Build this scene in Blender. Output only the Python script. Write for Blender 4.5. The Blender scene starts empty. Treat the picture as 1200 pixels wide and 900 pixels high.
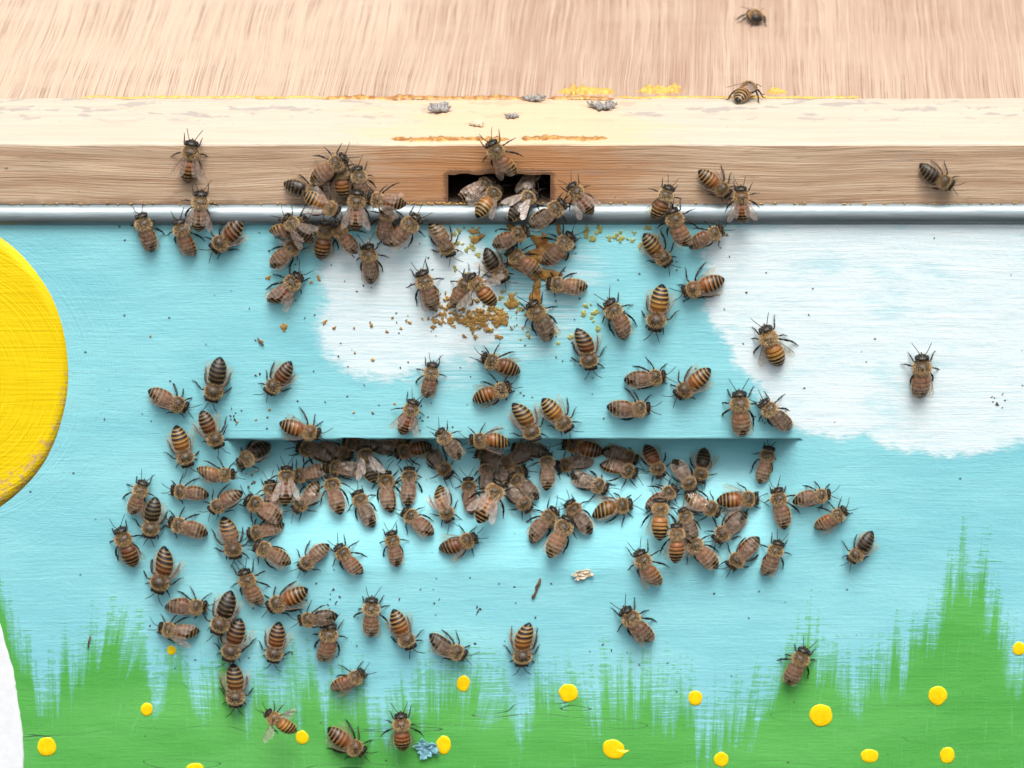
import bpy, bmesh, math, random
from mathutils import Vector, Matrix, noise as mnoise
R = math.radians
scene = bpy.context.scene
COL = scene.collection

# ------------------------------------------------------------------ camera
PITCH = R(22.0)
DIST = 0.8333
FPX = 3333.0                       # focal length in pixels of a 1200 px wide frame
cam_d = bpy.data.cameras.new('camera')
cam = bpy.data.objects.new('camera', cam_d)
COL.objects.link(cam)
CAM = Vector((0, -DIST * math.cos(PITCH), DIST * math.sin(PITCH)))
cam.location = CAM
cam.rotation_euler = (math.pi / 2 - PITCH, 0, 0)
cam_d.sensor_width = 36.0
cam_d.lens = 36.0 * FPX / 1200.0
cam_d.clip_start = 0.01
cam_d.clip_end = 50
cam_d.dof.use_dof = True
cam_d.dof.focus_distance = DIST - 0.004
cam_d.dof.aperture_fstop = 18
scene.camera = cam

# ------------------------------------------------------------------ light
SUN_ELEV, SUN_AZ = R(64), R(8)     # azimuth measured from straight in front of the hive
world = bpy.data.worlds.new('World')
scene.world = world
world.use_nodes = True
wt = world.node_tree
wt.nodes.clear()
sky = wt.nodes.new('ShaderNodeTexSky')
sky.sky_type = 'NISHITA'
sky.sun_disc = False
sky.sun_elevation = SUN_ELEV
sky.sun_rotation = math.pi + SUN_AZ
sky.air_density = 1.0
sky.dust_density = 5.0
hs = wt.nodes.new('ShaderNodeHueSaturation')
hs.inputs['Saturation'].default_value = 0.25
bg = wt.nodes.new('ShaderNodeBackground')
bg.inputs['Strength'].default_value = 0.082
wo = wt.nodes.new('ShaderNodeOutputWorld')
wt.links.new(sky.outputs[0], hs.inputs['Color'])
wt.links.new(hs.outputs[0], bg.inputs['Color'])
wt.links.new(bg.outputs[0], wo.inputs['Surface'])
sun_d = bpy.data.lights.new('sun', 'SUN')
sun_d.energy = 1.5
sun_d.angle = R(28)
sun_d.color = (1.0, 0.96, 0.90)
sun = bpy.data.objects.new('sun', sun_d)
COL.objects.link(sun)
sdir = Vector((math.sin(SUN_AZ) * math.cos(SUN_ELEV), -math.cos(SUN_AZ) * math.cos(SUN_ELEV), math.sin(SUN_ELEV)))
sun.rotation_euler = sdir.to_track_quat('Z', 'Y').to_euler()
sun.location = sdir * 1.0
scene.view_settings.view_transform = 'Standard'
scene.view_settings.look = 'None'
scene.view_settings.exposure = 1.30
scene.view_settings.gamma = 1.0
scene.cycles.max_bounces = 8
scene.cycles.transparent_max_bounces = 24

# ------------------------------------------------------------------ photo pixel -> place in the scene
CR, CU, CF = Vector((1, 0, 0)), Vector((0, math.sin(PITCH), math.cos(PITCH))), Vector((0, math.cos(PITCH), -math.sin(PITCH)))
def ray(px, py):
    return (CF * FPX + CR * (px - 600) + CU * (450 - py)).normalized()
def on_plane(px, py, p0, n):
    d = ray(px, py)
    t = (Vector(p0) - CAM).dot(n) / d.dot(n)
    return CAM + d * t
NY = Vector((0, -1, 0)); NZ = Vector((0, 0, 1))
def at(px, py, y=0.0):
    return on_plane(px, py, (0, y, 0), NY)
def mm(px, py):                      # board coordinates in millimetres
    p = at(px, py); return p.x * 1000, p.z * 1000

Z_BOARD = at(600, 263).z             # top edge of the painted board
Z_RIM0 = at(600, 239).z              # underside of the lid rim
Z_RIM1 = at(600, 168).z              # top of the lid rim
RIM_FRONT = 0.0
RIM_BACK = on_plane(600, 114, (0, 0, Z_RIM1), NZ).y
Z_LIP = at(600, 515).z
Z_SLOT = at(600, 666).z
X_L, X_R = at(268, 520).x, at(932, 520).x
DEPTH = 0.023

def sstep(a, b, x):
    t = max(0.0, min(1.0, (x - a) / (b - a)))
    return t * t * (3 - 2 * t)
def slot_depth(x, z, cap=True):
    if (z > Z_LIP and cap) or z < Z_SLOT: return 0.0
    s = (z - Z_SLOT) / (Z_LIP - Z_SLOT)
    k = min(sstep(X_L - .001, X_L + .010, x), sstep(X_R + .002, X_R - .014, x))
    return DEPTH * (.26 * s + .74 * s ** 2.3) * k

# ------------------------------------------------------------------ helpers
def link(name, me, parent=None, mats=()):
    o = bpy.data.objects.new(name, me)
    COL.objects.link(o)
    for m in mats:
        if me is not None and hasattr(me, 'materials'): me.materials.append(m)
    if parent: o.parent = parent
    return o
def mesh_obj(name, bm, mats, parent=None, smooth=True):
    me = bpy.data.meshes.new(name)
    bm.normal_update()
    bm.to_mesh(me); bm.free()
    if smooth:
        for p in me.polygons: p.use_smooth = True
    return link(name, me, parent, mats)
def tag(o, label=None, cat=None, group=None, kind=None):
    if label: o['label'] = label
    if cat: o['category'] = cat
    if group: o['group'] = group
    if kind: o['kind'] = kind
    return o
def empty(name, loc=(0, 0, 0)):
    o = bpy.data.objects.new(name, None); COL.objects.link(o)
    o.location = loc; o.empty_display_size = 0.005
    return o

# ---- small expression language for material nodes
class X:
    def __init__(s, nt, sock): s.nt, s.k = nt, sock
    def _m(s, op, *a, clamp=False):
        n = s.nt.nodes.new('ShaderNodeMath'); n.operation = op; n.use_clamp = clamp
        for i, v in enumerate((s,) + a):
            if isinstance(v, X): s.nt.links.new(v.k, n.inputs[i])
            else: n.inputs[i].default_value = v
        return X(s.nt, n.outputs[0])
    def __add__(s, o): return s._m('ADD', o)
    def __radd__(s, o): return s._m('ADD', o)
    def __sub__(s, o): return s._m('SUBTRACT', o)
    def __rsub__(s, o): return (s * -1) + o
    def __mul__(s, o): return s._m('MULTIPLY', o)
    def __rmul__(s, o): return s._m('MULTIPLY', o)
    def __truediv__(s, o): return s._m('DIVIDE', o)
    def max(s, o): return s._m('MAXIMUM', o)
    def min(s, o): return s._m('MINIMUM', o)
    def abs(s): return s._m('ABSOLUTE')
    def pow(s, o): return s._m('POWER', o)
    def clamp(s): return s._m('ADD', 0.0, clamp=True)
    def step(s, a, b):               # smoothstep from a to b
        n = s.nt.nodes.new('ShaderNodeMapRange'); n.interpolation_type = 'SMOOTHSTEP'
        s.nt.links.new(s.k, n.inputs['Value'])
        if a < b:
            n.inputs['From Min'].default_value, n.inputs['From Max'].default_value = a, b
        else:
            n.inputs['From Min'].default_value, n.inputs['From Max'].default_value = b, a
            n.inputs['To Min'].default_value, n.inputs['To Max'].default_value = 1.0, 0.0
        return X(s.nt, n.outputs[0])
class Mat:
    def __init__(s, name):
        s.m = bpy.data.materials.new(name); s.m.use_nodes = True
        s.nt = s.m.node_tree
        s.b = s.nt.nodes['Principled BSDF']
        s.out = s.nt.nodes['Material Output']
    def xyz(s):                      # object coordinates in millimetres
        tc = s.nt.nodes.new('ShaderNodeTexCoord')
        sp = s.nt.nodes.new('ShaderNodeSeparateXYZ')
        s.nt.links.new(tc.outputs['Object'], sp.inputs[0])
        return [X(s.nt, sp.outputs[i]) * 1000.0 for i in range(3)]
    def vec(s, a, b, c):
        n = s.nt.nodes.new('ShaderNodeCombineXYZ')
        for i, v in enumerate((a, b, c)):
            if isinstance(v, X): s.nt.links.new(v.k, n.inputs[i])
            else: n.inputs[i].default_value = v
        return n.outputs[0]
    def noise(s, v, detail=2, rough=.5, scale=1.0, dist=0.0):
        n = s.nt.nodes.new('ShaderNodeTexNoise')
        s.nt.links.new(v, n.inputs['Vector'])
        n.inputs['Scale'].default_value = scale; n.inputs['Detail'].default_value = detail
        n.inputs['Roughness'].default_value = rough; n.inputs['Distortion'].default_value = dist
        return X(s.nt, n.outputs[0])
    def voro(s, v, scale=1.0):
        n = s.nt.nodes.new('ShaderNodeTexVoronoi')
        s.nt.links.new(v, n.inputs['Vector']); n.inputs['Scale'].default_value = scale
        return X(s.nt, n.outputs['Distance'])
    def mix(s, f, a, b, mode='MIX'):
        n = s.nt.nodes.new('ShaderNodeMix'); n.data_type = 'RGBA'; n.blend_type = mode
        for sock, v in ((n.inputs[0], f), (n.inputs[6], a), (n.inputs[7], b)):
            if isinstance(v, X): s.nt.links.new(v.k, sock)
            elif hasattr(v, 'is_linked') or isinstance(v, bpy.types.NodeSocket): s.nt.links.new(v, sock)
            elif isinstance(v, (tuple, list)): sock.default_value = (*v, 1.0)
            else: sock.default_value = v
        return n.outputs[2]
    def ramp(s, f, stops, interp='LINEAR'):
        n = s.nt.nodes.new('ShaderNodeValToRGB'); cr = n.color_ramp; cr.interpolation = interp
        while len(cr.elements) < len(stops): cr.elements.new(0.5)
        for e, (p, c) in zip(cr.elements, stops):
            e.position = p
        for e, (p, c) in zip(cr.elements, stops):
            e.color = (*c, 1.0) if isinstance(c, tuple) else (c, c, c, 1.0)
        s.nt.links.new(f.k, n.inputs[0])
        return n.outputs[0]
    def color(s, sock): 
        if isinstance(sock, tuple): s.b.inputs['Base Color'].default_value = (*sock, 1)
        else: s.nt.links.new(sock, s.b.inputs['Base Color'])
        return s
    def set(s, **kw):
        for k, v in kw.items():
            i = s.b.inputs[k.replace('_', ' ')]
            if isinstance(v, X): s.nt.links.new(v.k, i)
            else: i.default_value = v
        return s
    def bump(s, h, dist, strength=1.0):   # h is a height; dist in metres
        n = s.nt.nodes.new('ShaderNodeBump')
        n.inputs['Distance'].default_value = dist; n.inputs['Strength'].default_value = strength
        s.nt.links.new(h.k, n.inputs['Height'])
        s.nt.links.new(n.outputs[0], s.b.inputs['Normal'])
        return s

# ------------------------------------------------------------------ materials of the hive
def board_material():
    M = Mat('painted_board')
    x, y, z = M.xyz()
    warp = M.noise(M.vec(x * .012, y * .01, z * .02), 2) - .5
    zz = z + warp * 6.0
    grain = M.noise(M.vec(x * .035, y * .2, zz * 1.15), 3, .6)
    fine = M.noise(M.vec(x * .12, y * .6, zz * 3.2), 2, .6)
    lump = M.noise(M.vec(x * .5, y * .5, z * .9), 3, .6)
    broad = M.noise(M.vec(x * .018, y * .02, z * .05), 3, .55)
    # swirling brush strokes near the left edge, round the sun
    cx, cz = mm(-75, 440)
    rr = ((x - cx) * (x - cx) + (z - cz) * (z - cz)).pow(.5)
    swirl = M.noise(M.vec(rr * 1.6, x * .03, z * .03), 3, .6)
    sw = rr.step(75.0, 42.0)
    blue = M.mix(broad.step(.3, .7), (.215, .565, .635), (.28, .65, .705))
    blue = M.mix(grain.step(.42, .72) * .20, blue, (.36, .72, .77))
    blue = M.mix(fine.step(.62, .8) * .22, blue, (.12, .40, .47))
    # clouds: unions of soft ellipses, edges broken by brush noise
    ex = (M.noise(M.vec(x * .16, 0.0, z * .22), 3, .6) - .5) * .36 + (M.noise(M.vec(x * .35, 3.0, z * 1.3), 2, .6) - .5) * .34
    def blob(pts):
        acc = None
        for (px, py, rx, ry) in pts:
            a, b = mm(px, py)
            u = (x - a) / (rx * .25); v = (z - b) / (ry * .25 / .927)
            d = 1.0 - (u * u + v * v).pow(.5)
            d = d * min(rx, ry) / 60.0
            acc = d if acc is None else acc.max(d)
        return acc
    big = blob([(1030, 330, 200, 105), (1120, 420, 170, 118), (935, 340, 112, 95), (985, 455, 100, 62), (900, 400, 48, 50), (1180, 300, 160, 120), (880, 300, 60, 40)])
    small = blob([(452, 382, 82, 66), (425, 330, 52, 50), (500, 330, 95, 62), (530, 385, 60, 48)])
    faint = blob([(600, 370, 90, 60), (520, 430, 60, 30), (660, 320, 60, 40)])
    bigm = (big + ex).step(-.03, .16)
    wear = M.noise(M.vec(x * .028, 8.0, z * .05), 3, .6)
    brush_ = M.noise(M.vec((x + z * .35) * .11, 1.0, z * 1.1), 3, .65)
    holes = M.noise(M.vec(x * .05, 14.0, z * .10), 3, .65)
    bigm = bigm * (1.0 - (holes + (brush_ - .5) * .35).step(.52, .72) * .38)
    smallm = (small + ex * 1.3).step(-.10, .22) * wear.step(.26, .46) * .96
    faintm = (faint + ex * 1.2).step(-.1, .4) * grain.step(.35, .62) * .5
    white = bigm.max(smallm).max(faintm) * (fine.step(.70, .55) * .12 + .88)
    wcol = M.mix(grain.step(.35, .7), (.64, .77, .81), (.77, .85, .87))
    c = M.mix(white, blue, wcol)
    # grass: a jagged height profile, pulled up in vertical brush strokes, skipped over the ridges
    prof = [(-60, 760), (0, 740), (10, 690), (24, 700), (32, 770), (50, 815), (75, 800), (105, 775), (120, 745), (172, 752), (178, 806), (200, 786), (240, 800),
            (290, 806), (350, 808), (400, 822), (480, 826), (535, 792), (560, 808), (610, 826), (680, 808), (720, 795), (770, 812),
            (830, 850), (880, 838), (915, 790), (945, 752), (985, 800), (1015, 822), (1060, 778), (1088, 715), (1108, 672), (1150, 678), (1182, 762), (1260, 800)]
    xs0, xs1 = mm(-60, 800)[0], mm(1260, 800)[0]
    zmin, zmax = mm(0, 900)[1], mm(0, 650)[1]
    t = (x - xs0) / (xs1 - xs0)
    prof = [p for p in prof if p[0] not in (24, 75, 240, 350, 720, 1015)]
    assert len(prof) <= 32
    stops = [((px + 60) / 1320.0, (mm(px, py)[1] - zmin) / (zmax - zmin)) for px, py in prof]
    hs_ = X(M.nt, M.ramp(t, stops)) * (zmax - zmin) + zmin
    slant = x + z * (M.noise(M.vec(x * .02, 1.0, 0.0), 1) - .5) * .9
    s1 = M.noise(M.vec(slant * .34, 2.0, z * .014), 3, .6)
    s2 = M.noise(M.vec(slant * 1.8, 5.0, z * .05), 2, .6)
    ridge = M.noise(M.vec(x * .06, 9.0, zz * 2.0), 2, .7)
    s0 = M.noise(M.vec(slant * .13, 12.0, z * .01), 2, .5)
    g = hs_ - z + (s0 - .5) * 34.0 + (s1 - .5) * 52.0 + (s2 - .5) * 22.0
    skip = (ridge - .5) * 28.0 + (fine - .5) * 22.0
    green = (g + skip).step(.5, 3.5) * (g.step(-12.0, 10.0) * .6 + .4)
    ghost = (g + 9.0 + (ridge - .5) * 55.0 + (lump - .5) * 30.0).step(0.0, 8.0) * .62
    green = green.max(ghost)
    # the stroke skips deeper down leave thin blue slits
    slit = s1.step(.33, .27) * s2.step(.50, .38) * (hs_ - z).step(22.0, 6.0)
    green = green * (1.0 - slit)
    gcol = M.mix(broad.step(.3, .7), (.085, .375, .07), (.125, .46, .105))
    gcol = M.mix(s2.step(.58, .8) * .45, gcol, (.22, .58, .22))
    c = M.mix(green, c, gcol)
    # hair cracks along the wood near the foot of the board
    ck = M.noise(M.vec(x * .010, 4.0, z * .07), 2, .5)
    crack = ((ck - .5).abs()).step(.0016, .0004) * z.step(mm(0, 790)[1], mm(0, 830)[1])
    c = M.mix(crack * .75, c, (.03, .07, .05))
    # dirt specks
    sp = M.voro(M.vec(x * .19, 0.0, z * .19))
    pick = M.noise(M.vec(x * .11, 7.0, z * .11), 1)
    speck = sp.step(.10, .05) * pick.step(.53, .60)
    c = M.mix(speck * .8, c, (.05, .06, .05))
    # wear: bare greyish wood where the paint was rubbed off
    rub = M.noise(M.vec(x * .22, 11.0, zz * .9), 4, .7).step(.70, .74) * M.noise(M.vec(x * .02, 12.0, z * .03), 1).step(.52, .62)
    c = M.mix(rub * .55, c, (.33, .30, .27))
    M.color(c)
    wide = M.noise(M.vec(x * .10, 2.0, z * .16), 3, .6)
    brush = M.noise(M.vec((x + z * .35) * .11, 1.0, (z + x * (broad - .5) * .5) * 1.5), 3, .65)
    hgt = grain * .6 * (.35 + wide) + brush * .45 + wide * 1.0 + fine * .3 + lump * .3 + white * .25 + green * .22 + swirl * sw * .8 + s2 * green * .3 - crack * .8
    M.set(Roughness=.42).set(**{'Specular_IOR_Level': .35})
    M.bump(hgt, .00027, .6)
    return M.m

def wood(name, lo, hi, axis='x', stain=None, bumpd=.0004):
    M = Mat(name); x, y, z = M.xyz()
    if axis == 'x': u, v = x, z + y * .8
    else: u, v = y, x
    w = (M.noise(M.vec(u * .008, 0.0, v * .03), 2) - .5) * 10.0
    g1 = M.noise(M.vec(u * .02, 1.0, (v + w) * .45), 4, .6)
    g2 = M.noise(M.vec(u * .05, 2.0, (v + w) * 2.2), 3, .6)
    c = M.mix(g1.step(.3, .7), lo, hi)
    c = M.mix(g2.step(.5, .75) * .5, c, tuple(k * .55 for k in lo))
    return M, x, y, z, g1, g2, c

EXM = (at(525, 220).x + at(645, 220).x) * 500; EXW = (at(645, 220).x - at(525, 220).x) * 500; EZM = at(600, 204).z * 1000
def rim_front_material():
    M, x, y, z, g1, g2, c = wood('weathered_rim_wood', (.36, .225, .135), (.53, .39, .265))
    # propolis stain round the entrance
    a, b = mm(590, 205)
    st = M.noise(M.vec(x * .05, 6.0, z * .22), 4, .65)
    near = (((x - a) / 38.0)._m('POWER', 2.0) + ((z - b) / 14.0)._m('POWER', 2.0)).pow(.5)
    near2 = (near + (st - .5) * 1.3).step(1.5, .4)
    c = M.mix(near2 * .85, c, (.36, .15, .045))
    # grime trodden in round the edge of the doorway
    bx = ((x - (EXM)).abs() - EXW).max(0.0); bz = (z - EZM).max(0.0)
    dd = bx + bz + (M.noise(M.vec(x * .35, 3.0, z * .6), 3, .65) - .5) * 3.2
    c = M.mix(dd.step(2.0, .3) * .75, c, (.07, .03, .014))
    gr = M.noise(M.vec(x * .03, 3.0, z * .3), 3, .6)
    c = M.mix(gr.step(.55, .75) * .35, c, (.30, .27, .24))
    spot = M.noise(M.vec(x * .35, 5.0, z * .55), 2, .6).step(.70, .75)
    c = M.mix(spot * .7, c, (.12, .05, .025))
    knot = M.noise(M.vec(x * .07, 8.0, (z + g1 * 3.0) * .5), 3, .7).step(.60, .72)
    c = M.mix(knot * .5, c, (.20, .12, .075))
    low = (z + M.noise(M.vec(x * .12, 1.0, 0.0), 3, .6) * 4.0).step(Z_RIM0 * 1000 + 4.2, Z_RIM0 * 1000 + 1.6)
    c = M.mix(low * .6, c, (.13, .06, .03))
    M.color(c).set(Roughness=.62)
    M.bump(g1 * .5 + g2 * .7, .0005, .7)
    return M.m
def rim_top_material():
    M, x, y, z, g1, g2, c = wood('pale_rim_wood', (.43, .36, .275), (.50, .435, .35))
    c = M.mix(g2.step(.3, .6) * .5, c, (.50, .43, .34))
    sp = M.noise(M.vec(x * .11, y * .16, 4.0), 3, .55)
    bandm = y.step(17.0, 27.0)
    spot = sp.step(.56, .60) * bandm
    c = M.mix(spot * .7, c, (.30, .26, .24))
    sp2 = M.noise(M.vec(x * .4, y * .5, 9.0), 2, .5).step(.69, .73)
    c = M.mix(sp2 * .75, c, (.48, .30, .16))
    st = M.noise(M.vec(x * .04, y * .1, 2.0), 3, .6)
    near = ((x - mm(600, 140)[0]) / 55.0).abs()
    c = M.mix((near + (st - .5) * 1.6).step(.95, .3) * .45, c, (.72, .42, .20))
    M.color(c).set(Roughness=.6)
    M.bump(g1 * .3 + g2 * .5 + sp2 * .4, .0004, .6)
    return M.m
def ply_material():
    M = Mat('plywood_grain'); x, y, z = M.xyz()
    xx = (x - (y - 37.0) * .037) / ((y - 37.0) * .0006 + 1.0)
    w = (M.noise(M.vec(xx * .03, y * .012, 0.0), 2) - .5) * 3.0
    broad = M.noise(M.vec((xx + w) * .05, y * .004, 2.0), 3, .6)
    g = M.noise(M.vec((xx + w) * .9, y * .008, 1.0), 3, .65)
    pore = M.noise(M.vec((xx + w) * 3.2, y * .010, 5.0), 3, .62)
    c = M.mix(broad.step(.32, .68), (.345, .225, .155), (.42, .30, .215))
    c = M.mix(x.step(10.0, -70.0) * .6, c, (.50, .395, .29))
    c = M.mix(g.step(.45, .66) * .4, c, (.54, .43, .33))
    amount = M.noise(M.vec(xx * .05, y * .05, 7.0), 2).step(.3, .6)
    c = M.mix(pore.step(.52, .58) * (.18 + amount * .42), c, (.25, .12, .075))
    sp = M.voro(M.vec(x * .16, y * .16, 0.0))
    pick = M.noise(M.vec(x * .07, y * .07, 3.0), 1)
    c = M.mix(sp.step(.09, .05) * pick.step(.55, .62) * .6, c, (.30, .15, .10))
    M.color(c).set(Roughness=.6)
    M.bump(g * .4 - pore.step(.56, .66) * .5, .0004, .5)
    return M.m
def simple(name, col, rough=.5, var=None, bumpd=0.0, metallic=0.0, freq=.8, spec=.5):
    M = Mat(name); x, y, z = M.xyz()
    n = M.noise(M.vec(x * freq, y * freq, z * freq), 4, .6)
    if var: M.color(M.mix(n.step(.35, .65), col, var))
    else: M.color(col)
    M.set(Roughness=rough, Metallic=metallic); M.b.inputs['Specular IOR Level'].default_value = spec
    if bumpd: M.bump(n, bumpd, .8)
    return M.m

MT = {}
MT['board'] = board_material()
MT['rim_front'] = rim_front_material()
MT['rim_top'] = rim_top_material()
MT['ply'] = ply_material()
MT['dark'] = simple('stained_shaded_interior', (.035, .02, .012), .8, (.07, .035, .018), .0006)  # stained wood, with the shade inside the entrance put into its colour
def metal():
    M = Mat('galvanised_metal'); x, y, z = M.xyz()
    n = M.noise(M.vec(x * .05, y * .8, z * .8), 3, .6)
    n2 = M.noise(M.vec(x * .4, y * 2.0, z * 2.0), 3, .6)
    M.color(M.mix(n.step(.35, .65), (.20, .245, .26), (.27, .315, .335)))
    M.set(Metallic=.55, Roughness=n2 * .2 + .38)
    M.bump(n2, .0001, .4)
    return M.m
MT['metal'] = metal()
def yellow():
    M = Mat('yellow_paint'); x, y, z = M.xyz()
    cx, cz = mm(-75, 440)
    rr = ((x - cx) * (x - cx) + (z - cz) * (z - cz)).pow(.5)
    s = M.noise(M.vec(rr * 1.1, x * .04, z * .04), 3, .6)
    n = M.noise(M.vec(x * .05, 1.0, z * .06), 2)
    c = M.mix(n.step(.3, .7), (.78, .55, .003), (.83, .61, .006))
    c = M.mix(s.step(.55, .75) * .35, c, (.68, .40, .002))
    # scuffed rim where the paint is worn to the wood
    wz = ((rr + (M.noise(M.vec(x * .3, 0.0, z * .3), 4, .7) - .5) * 9.0).step(36.0, 38.0)) * z.step(mm(0, 420)[1], mm(0, 450)[1]) * M.noise(M.vec(x * .5, 2.0, z * .5), 4, .7).step(.48, .56)
    c = M.mix(wz * .7, c, (.52, .33, .17))
    M.color(c).set(Roughness=.4)
    M.bump(s * .8 + M.noise(M.vec(x * .06, 0.0, z * 1.2), 3) * .5, .0004, .7)
    return M.m
MT['yellow'] = yellow()
MT['dot'] = simple('yellow_dot_paint', (.88, .56, .004), .35, (.92, .66, .008), .00012, freq=.35)
MT['white'] = simple('white_paint', (.74, .77, .80), .5, (.80, .82, .84), .00012, freq=.3)
MT['propolis'] = simple('propolis', (.42, .255, .07), .5, (.27, .14, .035), .0003, freq=.9)
MT['propolis_red'] = simple('red_brown_propolis', (.26, .10, .025), .3, (.48, .27, .07), .0006, freq=.5)
MT['wax'] = simple('yellow_wax', (.62, .40, .08), .45, (.45, .25, .05), .0006, freq=.9)
MT['greenish'] = simple('greenish_residue', (.40, .42, .14), .5, (.30, .28, .08), .0004, freq=.9)
MT['grit'] = simple('dark_grit', (.06, .045, .035), .8)
MT['chip_grey'] = simple('grey_bark', (.36, .34, .32), .8, (.12, .11, .10), .0008, freq=1.6)
MT['chip_blue'] = simple('blue_flake_paint', (.22, .46, .54), .6, (.12, .30, .38), .0008, freq=1.2)
MT['chip_pale'] = simple('pale_splinter', (.62, .52, .38), .7, (.45, .36, .26), .0005, freq=1.5)
MT['twig'] = simple('brown_sliver', (.17, .085, .04), .7, (.09, .045, .025), .0004, freq=2)

# ------------------------------------------------------------------ the hive box
rng = random.Random(7)
box = tag(empty('hive_box', (0, .0, Z_BOARD - .27)), 'hive box front painted sky blue with clouds, green grass and yellow dots', 'beehive')
def child_world(o, parent):          # keep an object built in scene coordinates where it is
    o.parent = parent
    o.matrix_parent_inverse = Matrix.Translation(-Vector(parent.location))
    return o

def front_panel():
    bm = bmesh.new()
    xs = [-.30 + i * .60 / 600 for i in range(601)]
    zt, zb = Z_BOARD, Z_BOARD - .27
    zs, z = [], zt
    n1 = 90
    for i in range(n1 + 1): zs.append((zt + (Z_LIP - zt) * i / n1, False))
    n2 = 70
    for i in range(0, n2 + 1): zs.append((Z_LIP + (Z_SLOT - Z_LIP) * i / n2, True))
    n3 = 90
    for i in range(1, n3 + 1): zs.append((Z_SLOT + (zb - Z_SLOT) * i / n3, False))
    rows = []
    lift = .0
    for (z, inside) in zs:
        row = []
        for x in xs:
            d = slot_depth(x, z - (1e-6 if inside else 0)) if inside else 0.0
            zz = z
            if abs(z - Z_LIP) < 1e-9:     # the lip is slightly ragged, chipped at its left end
                w = min(sstep(X_L, X_L + .01, x), sstep(X_R, X_R - .01, x))
                zz += w * (.00030 * mnoise.noise(Vector((x * 160, 0, 3))) + .0005 * mnoise.noise(Vector((x * 22, 0, 5))) + .0006 * sstep(.7, .2, abs(x - at(412, 515).x) * 140))
            # slight unevenness of the old board
            dy = .00005 * mnoise.noise(Vector((x * 18, z * 60, 0)))
            row.append(bm.verts.new((x, d + dy, zz)))
        rows.append(row)
    for a, b in zip(rows[:-1], rows[1:]):
        for i in range(len(xs) - 1):
            if (a[i].co - b[i].co).length < 1e-7 and (a[i + 1].co - b[i + 1].co).length < 1e-7: continue
            bm.faces.new((a[i], b[i], b[i + 1], a[i + 1]))
    # thickness: returns round the board and a back
    T = .030
    for line, sgn in ((rows[0], 1), (rows[-1], -1)):
        bk = [bm.verts.new((v.co.x, T, v.co.z)) for v in line]
        for i in range(len(line) - 1):
            f = (line[i], line[i + 1], bk[i + 1], bk[i])
            bm.faces.new(f if sgn > 0 else f[::-1])
    for j, sgn in ((0, 1), (-1, -1)):
        line = [r[j] for r in rows]
        bk = [bm.verts.new((v.co.x, T, v.co.z)) for v in line]
        for i in range(len(line) - 1):
            f = (line[i], bk[i], bk[i + 1], line[i + 1])
            try: bm.faces.new(f[::-1] if sgn > 0 else f)
            except ValueError: pass
    bmesh.ops.remove_doubles(bm, verts=bm.verts, dist=1e-7)
    o = mesh_obj('front_panel', bm, [MT['board']])
    for p in o.data.polygons: p.use_smooth = abs(p.normal.y) > .5
    return child_world(o, box)
front_panel()
def slab(name, x0, x1, y0, y1, z0, z1, mat, parent, bev=.0004):
    bm = bmesh.new()
    bmesh.ops.create_cube(bm, size=1)
    for v in bm.verts:
        v.co = Vector(((x0 + x1) / 2 + v.co.x * (x1 - x0), (y0 + y1) / 2 + v.co.y * (y1 - y0), (z0 + z1) / 2 + v.co.z * (z1 - z0)))
    bmesh.ops.bevel(bm, geom=bm.edges[:], offset=bev, segments=2, affect='EDGES')
    o = mesh_obj(name, bm, [mat], smooth=False)
    return child_world(o, parent)
for sx in (-1, 1):
    a, b = sorted((sx * .2995, sx * .28))
    slab('side_panel', a, b, .0305, .26, Z_BOARD - .27, Z_BOARD - .0002, MT['board'], box)

def outline_slab(name, pts, y0, thick, mat, parent, dome=0.0, rough=0.0, seed=0, surf=None):
    """flat raised patch of paint / residue: outline (x, z), its own thickness, softly domed"""
    bm = bmesh.new()
    n = len(pts)
    cx = sum(p[0] for p in pts) / n; cz = sum(p[1] for p in pts) / n
    def yy(x, z): return (surf(x, z) if surf else y0)
    rings = [(1.0, .0006), (1.0, -thick * .6), (.93, -thick), (.6, -thick - dome * .6), (.25, -thick - dome)]
    prev = None
    for k, (s, off) in enumerate(rings):
        ring = []
        for (x, z) in pts:
            X_, Z_ = cx + (x - cx) * s, cz + (z - cz) * s
            o = off + (rough * mnoise.noise(Vector((X_ * 900 + seed, Z_ * 900, k))) if k > 0 else 0)
            ring.append(bm.verts.new((X_, yy(X_, Z_) + o, Z_)))
        if prev:
            for i in range(n):
                bm.faces.new((prev[i], prev[(i + 1) % n], ring[(i + 1) % n], ring[i]))
        prev = ring
    bm.faces.new(prev)
    bmesh.ops.recalc_face_normals(bm, faces=bm.faces)
    o = mesh_obj(name, bm, [mat])
    if parent: child_world(o, parent)
    return o
def px_outline(pts, sub=1):
    return [(at(a, b).x, at(a, b).z) for a, b in pts]
def ell(px, py, rx, ry, n=28, wob=.08, seed=0, rot=0.0):
    out = []
    for i in range(n):
        a = 2 * math.pi * i / n
        k = 1 + wob * mnoise.noise(Vector((math.cos(a) * 1.3 + seed * 7.1, math.sin(a) * 1.3, seed)))*2
        u, v = rx * k * math.cos(a), ry * k * math.sin(a)
        out.append((px + u * math.cos(rot) - v * math.sin(rot), py + u * math.sin(rot) + v * math.cos(rot)))
    return px_outline(out)
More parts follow.
